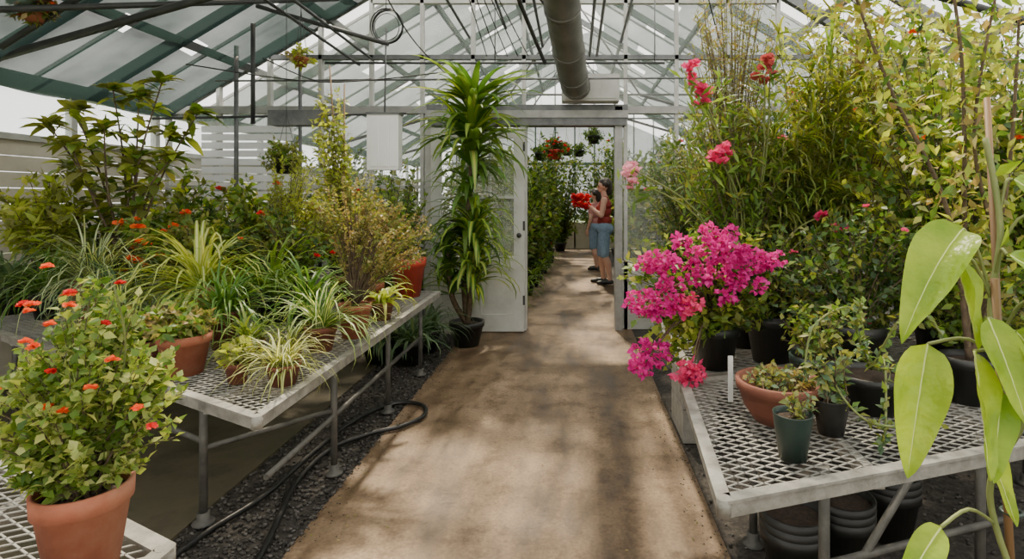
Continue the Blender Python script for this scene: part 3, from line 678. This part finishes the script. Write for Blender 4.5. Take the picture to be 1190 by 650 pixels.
shrub('potted_ixora', 1.75, 2.38, ZT, (1.75, 2.35, 1.0), (.4, .15, .22), 80, 24, .04, .026, dk, t0=.1, sr=.003, pr=.1, ph=.18)
shrub('potted_pomegranate', 3.0, 3.6, zb, (2.95, 3.5, 1.7), (.55, .35, .9), 110, 36, .06, .03, [L['mid'], L['yg'], L['olive']], t0=.15, sr=.005)
g = MB('potted_woody_climber'); t = pot(g, 1.55, 2.2, ZT, .1, .18, M['black'])
for pts in ([t, (1.5, 2.15, 1.3), (1.45, 2.1, 2.0), (1.35, 2.1, 2.6)], [t, (1.62, 2.15, 1.2), (1.5, 2.1, 1.7), (1.62, 2.1, 2.4)], [t, (1.7, 2.2, 1.5), (1.75, 2.2, 2.2)], [t, (1.4, 2.1, 1.4), (1.2, 2.15, 1.9), (1.05, 2.2, 2.4)]):
    pp = cat(pts, 8); g.tube(pp, [.011-.007*i/len(pp) for i in range(len(pp))], M['bark'], 7)
    for p in pp[5:]:
        for k in range(16): g.leaf4(p+rs()*.1, (rs()+V((0, 0, .1))).normalized()*U(.04, .075), .026, R.choice([L['olive'], L['yg'], L['dry'], L['mid']]))
g.build()
# big-leaf foreground climber on bamboo stakes
g = MB('staked_lime_climber'); t = pot(g, .70, .86, ZT, .1, .17, M['greenpot'])
g.tube([(.69, .88, .8), (.675, .9, 1.32)], .006, M['bamboo'], 8)
g.tube([(.705, .9, .8), (.70, .95, 1.62)], .005, M['bamboo'], 8)
g.tube([(.72, .86, .8), (.73, .86, 1.22)], .005, M['bamboo'], 8)
for z in (1.08, .95): g.tube([(.695+.014*math.cos(q*pi/6), .89+.014*math.sin(q*pi/6), z) for q in range(13)], .003, M['greenpot'], 5)
vine = cat([t, (.66, .89, .98), (.70, .87, 1.12), (.67, .9, 1.25), (.70, .92, 1.4), (.69, .94, 1.55)], 8)
g.tube(vine, .005, M['barkg'], 7)
heart = lambda u: (math.sin(pi*u**.62)**.75 if 0 < u < 1 else 0)
def bl(node, p, tip, W, n, droop=.1, fold=.35):
    p = V(p); d = V(tip)-p; Ln = d.length/(1+droop*.2)
    g.tube(cat([node, (V(node)+p)/2+V((0, 0, .025)), p], 4), .0028, M['barkg'], 5)
    g.leaf(p, d+V((0, 0, 1))*droop*Ln, n, Ln, W, L['big'], 18, droop, fold, heart, .06)
bl(vine[26], (.625, .9, 1.40), (.525, .86, 1.25), .085, (-.7, -.8, .6), .45, .6)
bl(vine[26], (.605, .89, 1.36), (.60, .84, 1.24), .055, (.8, -.9, .2), .2, .6)
bl(vine[20], (.555, .88, 1.22), (.515, .86, 1.04), .075, (-.45, -1, .1), .15, .5)
bl(vine[18], (.60, .84, 1.22), (.59, .8, 1.07), .055, (.6, -1, .2), .2, .5)
bl(vine[18], (.66, .84, 1.25), (.735, .8, 1.11), .08, (.2, -1, .4), .3, .5)
bl(vine[28], (.68, .88, 1.36), (.76, .82, 1.27), .075, (.3, -.7, .8), .3)
bl(vine[12], (.63, .86, 1.08), (.66, .84, .965), .035, (.3, -1, .1), .1)
bl(vine[14], (.64, .84, 1.16), (.60, .8, 1.05), .045, (-.3, -1, .1), .1)
bl(vine[6], (.55, .84, .955), (.46, .8, .865), .045, (-.3, -1, .7), .2)
bl(vine[22], (.69, .83, 1.3), (.70, .77, 1.16), .06, (-.4, -1, .3), .15)
bl(vine[33], (.72, .92, 1.48), (.80, .88, 1.40), .06, (.2, -1, .7), .2)
bl(vine[16], (.74, .84, 1.16), (.80, .8, 1.03), .07, (.2, -1, .3), .2)
bl(vine[20], (.62, .84, 1.27), (.64, .8, 1.14), .05, (-.1, -1, .2), .2)
bl(vine[30], (.73, .88, 1.42), (.78, .84, 1.30), .06, (-.4, -1, .3), .2)
for i in (10, 20, 30, 36): g.leaf4(vine[i], V((U(-1, 1), -.4, U(.2, 1))).normalized()*.05, .02, L['big'])
g.build()
g = MB('stacked_nursery_pots')
for x, y in ((.82, 2.1), (1.05, 2.2), (1.35, 2.4)):
    for k in range(3): pot(g, x, y, .0+k*.03, .12, .22, M['black'])
g.build()
g = MB('fallen_leaf_litter')
for i in range(90):
    x = U(-1.15, .6); y = U(1.9, 5.5)
    if R.random() < .7: x = R.choice([U(-1.18, -1.0), U(.5, .62)])
    g.leaf4((x, y, .004), V((U(-1, 1), U(-1, 1), 0)).normalized()*.018, .008, R.choice([L['dry'], L['olive']]), n=V((0, 0, 1)), fold=.2)
g.build()
# ------------------------------------------------------------------ second house
for i, (x, y, w) in enumerate([(-1.1, 7.2, .45), (-.98, 8.6, .42), (-.85, 10.0, .42), (-.75, 11.6, .42), (-.65, 13.4, .45), (-.4, 15.2, .8), (.7, 15.2, .8), (1.2, 7.3, .5), (1.15, 8.7, .45), (1.25, 10.2, .5), (1.2, 11.8, .5), (1.05, 13.4, .5), (-2.6, 7.8, .8), (-2.6, 10.5, .9), (-2.4, 13.5, .9), (2.6, 8.2, .9), (2.7, 11, .9), (2.4, 13.5, .9), (-3.7, 9, .7), (3.8, 9.2, .7)]):
    hi = y > 13
    shrub(['potted_palm_shrub', 'potted_tropical_shrub', 'potted_evergreen'][i % 3], x, y, 0, (x, y, 1.7 if hi else 1.25), (w, .6, 1.4 if hi else 1.05), 110 if hi else 90, 34, .13, .06, dk, pr=.18, t0=.1, fl=L['red'] if i % 3 == 0 else None, flp=.08, flr=.05, sr=.008)
for x, y, z in ((-.3, 8.4, 2.16), (-.6, 10.0, 2.25), (.1, 12.5, 2.5), (.35, 10.5, 2.6), (-.2, 13.5, 2.6)):
    basket(x, y, z, .12, roofz(x)-.05, [L['mid'], L['dark']], M['redpot'] if y < 9 else M['black'], L['red'] if y < 9 else None, 50)
for k in range(8):
    spider('potted_fern', -.76+.03*k, 6.75+k*.8, 0, 30, .35, .1, .16, M['black'], .04, False, [L['mid']], 0, (.4, 1.3))
# ------------------------------------------------------------------ people
skin = pm('skin', [(.52, .28, .2), (.6, .35, .26)], 4, .5)
hair = pm('dark_hair', [(.015, .009, .006), (.035, .02, .013)], 30, .5, .3)
shoe = pm('black_shoe', [(.01, .01, .01), (.02, .02, .02)], 6, .5)
denim = pm('denim', [(.14, .22, .32), (.24, .34, .46)], 30, .85, .2)
lip = pm('lips', [(.4, .1, .09), (.4, .1, .09)], 4, .4); eye = pm('eye_dark', [(.01, .01, .01), (.01, .01, .01)], 4, .2)
def person(name, loc, face, shirtm, botm, H, arms, sleeves=False):
    pr = []
    def c(a, b, ra, rb, lab): pr.append((V(a), V(b), ra, rb, lab))
    c((0, -.075, .93), (0, .075, .93), .125, .125, 'bot'); c((-.04, -.07, .9), (-.04, .07, .9), .11, .11, 'bot')
    for s, st in ((-1, .05), (1, -.06)):
        c((0, s*.09, .9), (.03+st*.5, s*.1, .5), .10, .078, 'bot')
        c((.03+st*.5, s*.1, .5), (st-.0, s*.1, .33), .058, .06, 'skin'); c((st, s*.1, .33), (st-.03, s*.1, .09), .056, .036, 'skin')
        c((st-.05, s*.1, .05), (st+.06, s*.105, .05), .042, .042, 'shoe'); c((st+.06, s*.105, .045), (st+.16, s*.11, .035), .042, .032, 'shoe')
    c((0, -.06, 1.04), (0, .06, 1.04), .118, .118, 'top'); c((0, -.08, 1.2), (0, .08, 1.2), .115, .115, 'top'); c((-.01, -.1, 1.3), (-.01, .1, 1.3), .105, .105, 'top')
    c((.075, -.07, 1.25), (.075, .07, 1.25), .065, .065, 'top'); c((-.015, -.13, 1.385), (-.015, .13, 1.385), .058, .058, 'top')
    c((-.01, 0, 1.38), (.015, 0, 1.53), .055, .05, 'skin')
    c((.0, 0, 1.61), (.02, 0, 1.62), .09, .088, 'skin'); c((.05, 0, 1.555), (.06, 0, 1.55), .052, .045, 'skin')
    c((.1, 0, 1.6), (.122, 0, 1.575), .01, .014, 'skin'); c((.1, -.018, 1.538), (.1, .018, 1.538), .009, .009, 'lip')
    for s in (-1, 1): c((.0, s*.088, 1.6), (.0, s*.09, 1.575), .016, .012, 'skin'); c((.098, s*.034, 1.606), (.099, s*.034, 1.606), .011, .011, 'eye')
    c((-.03, 0, 1.65), (.0, 0, 1.66), .098, .092, 'hair'); c((-.06, 0, 1.6), (-.07, 0, 1.5), .075, .05, 'hair')
    c((-.02, -.06, 1.64), (-.02, .06, 1.64), .06, .06, 'hair')
    for s in (-1, 1):
        sh, el, wr, hd = [V((q[0], s*q[1], q[2])) for q in arms]
        c(sh, sh*.4+el*.6, .054, .045, 'top' if sleeves else 'skin'); c(sh*.4+el*.6, el, .044, .04, 'skin'); c(el, wr, .04, .026, 'skin')
        ax = (hd-wr).normalized(); side = V((0, 0, 1)) if abs(ax.z) < .8 else V((1, 0, 0)); side = (side-ax*side.dot(ax)).normalized(); inn = V((0, -s, 0)); inn = (inn-ax*inn.dot(ax)).normalized()
        for k in (-1, 0, 1): c(wr+side*k*.01, hd+side*k*.022, .018, .015, 'skin')
        for k, ln in ((-1.5, .055), (-.5, .07), (.5, .075), (1.5, .066)):
            b0 = hd+side*k*.019; b1 = b0+ax*ln*.5+inn*.012; b2 = b1+ax*ln*.25+inn*ln*.45
            c(b0, b1, .0098, .009, 'skin'); c(b1, b2, .009, .0075, 'skin')
        t0 = wr+ax*.03+side*.022; c(t0, t0+side*.03+ax*.02+inn*.01, .012, .01, 'skin'); c(t0+side*.03+ax*.02+inn*.01, t0+side*.035+ax*.045+inn*.03, .01, .008, 'skin')
    k = H/1.72; rot = Matrix.Rotation(face, 3, 'Z')
    T = lambda v: rot @ (v*k)
    mb = MB(name)
    for a, b, ra, rb, lab in pr:
        a = T(a); b = T(b); ra *= k; rb *= k
        d = b-a
        t = d.normalized() if d.length > 1e-6 else V((0, 0, 1))
        pts = []; rd = []
        for i in range(5): q = pi/2*(1-i/4)*.97; pts.append(a-t*ra*math.sin(q)); rd.append(max(.0005, ra*math.cos(q)))
        for i in range(5): q = pi/2*(i/4)*.97; pts.append(b+t*rb*math.sin(q)); rd.append(max(.0005, rb*math.cos(q)))
        mb.tube(pts, rd, skin, 12)
    o = mb.build()
    r = o.modifiers.new('r', 'REMESH'); r.mode = 'VOXEL'; r.voxel_size = .0085
    sm = o.modifiers.new('s', 'SMOOTH'); sm.iterations = 3; sm.factor = .5
    bpy.context.view_layer.update(); dg = bpy.context.evaluated_depsgraph_get()
    me = bpy.data.meshes.new_from_object(o.evaluated_get(dg)); o.modifiers.clear(); o.data = me
    me.materials.clear()
    labs = ['skin', 'top', 'bot', 'shoe', 'hair', 'lip', 'eye']
    for m in (skin, shirtm, botm, shoe, hair, lip, eye): me.materials.append(m)
    n = len(me.polygons); cs = np.empty(n*3); me.polygons.foreach_get('center', cs); cs = cs.reshape(-1, 3)
    best = np.full(n, 1e9); idx = np.zeros(n, int)
    for a, b, ra, rb, lab in pr:
        a = np.array(T(a)); b = np.array(T(b)); d = b-a; dd_ = max(1e-9, d @ d)
        t = np.clip((cs-a) @ d/dd_, 0, 1); q = np.linalg.norm(cs-(a+t[:, None]*d), axis=1)-(ra+(rb-ra)*t)*k
        if lab in ('eye', 'lip'): q -= .004
        w = q < best; best[w] = q[w]; idx[w] = labs.index(lab)
    me.polygons.foreach_set('material_index', idx.astype(np.int32)); me.polygons.foreach_set('use_smooth', np.ones(n, bool)); me.update()
    o.location = loc
    return o
shirt = pm('maroon_tank_top', [(.22, .018, .014), (.3, .035, .026)], 20, .85, .2)
pinks = pm('pink_shirt', [(.4, .15, .14), (.45, .19, .17)], 20, .85)
A1 = [(0, .17, 1.38), (.04, .22, 1.13), (.25, .13, 1.28), (.31, .09, 1.31)]
A2 = [(0, .18, 1.38), (-.02, .23, 1.1), (.06, .22, .86), (.08, .215, .79)]
person('woman_standing', (.50, 9.4, 0), pi*.97, shirt, denim, 1.76, A1)
person('visitor_standing', (.42, 11.2, 0), pi*.8, pinks, denim, 1.62, A2, True)
g = MB('red_flower_bouquet')
for k in range(90):
    c = V((.12+U(-.17, .12), 9.36+U(-.1, .1), 1.38+U(-.12, .12))); flower(g, c, .055, L['red'], 10)
for k in range(10): g.tube([(.17+U(-.01, .01), 9.38+U(-.02, .02), 1.25), (.13+U(-.1, .1), 9.38+U(-.06, .06), 1.36)], .004, M['barkg'], 4)
g.build()
# ------------------------------------------------------------------ light
w = bpy.data.worlds.new('sky'); bpy.context.scene.world = w; w.use_nodes = True
nn = w.node_tree; bg = nn.nodes['Background']; bg.inputs[0].default_value = (1, .985, .95, 1); bg.inputs[1].default_value = 2.7
s = bpy.data.lights.new('sun', 'SUN'); s.energy = 12; s.angle = .05; s.color = (1, .86, .64)
so = bpy.data.objects.new('sun', s); bpy.context.scene.collection.objects.link(so)
so.rotation_euler = V((.10, -.62, -1.0)).to_track_quat('-Z', 'Y').to_euler()
cam = bpy.data.cameras.new('camera'); co = bpy.data.objects.new('camera', cam); bpy.context.scene.collection.objects.link(co)
co.location = (0, 0, EYE); co.rotation_euler = (pi/2, 0, 0)
cam.sensor_width = 36; cam.lens = 650/1190*36; cam.shift_x = -73/1190; cam.shift_y = -95/1190; cam.clip_start = .05
bpy.context.scene.camera = co
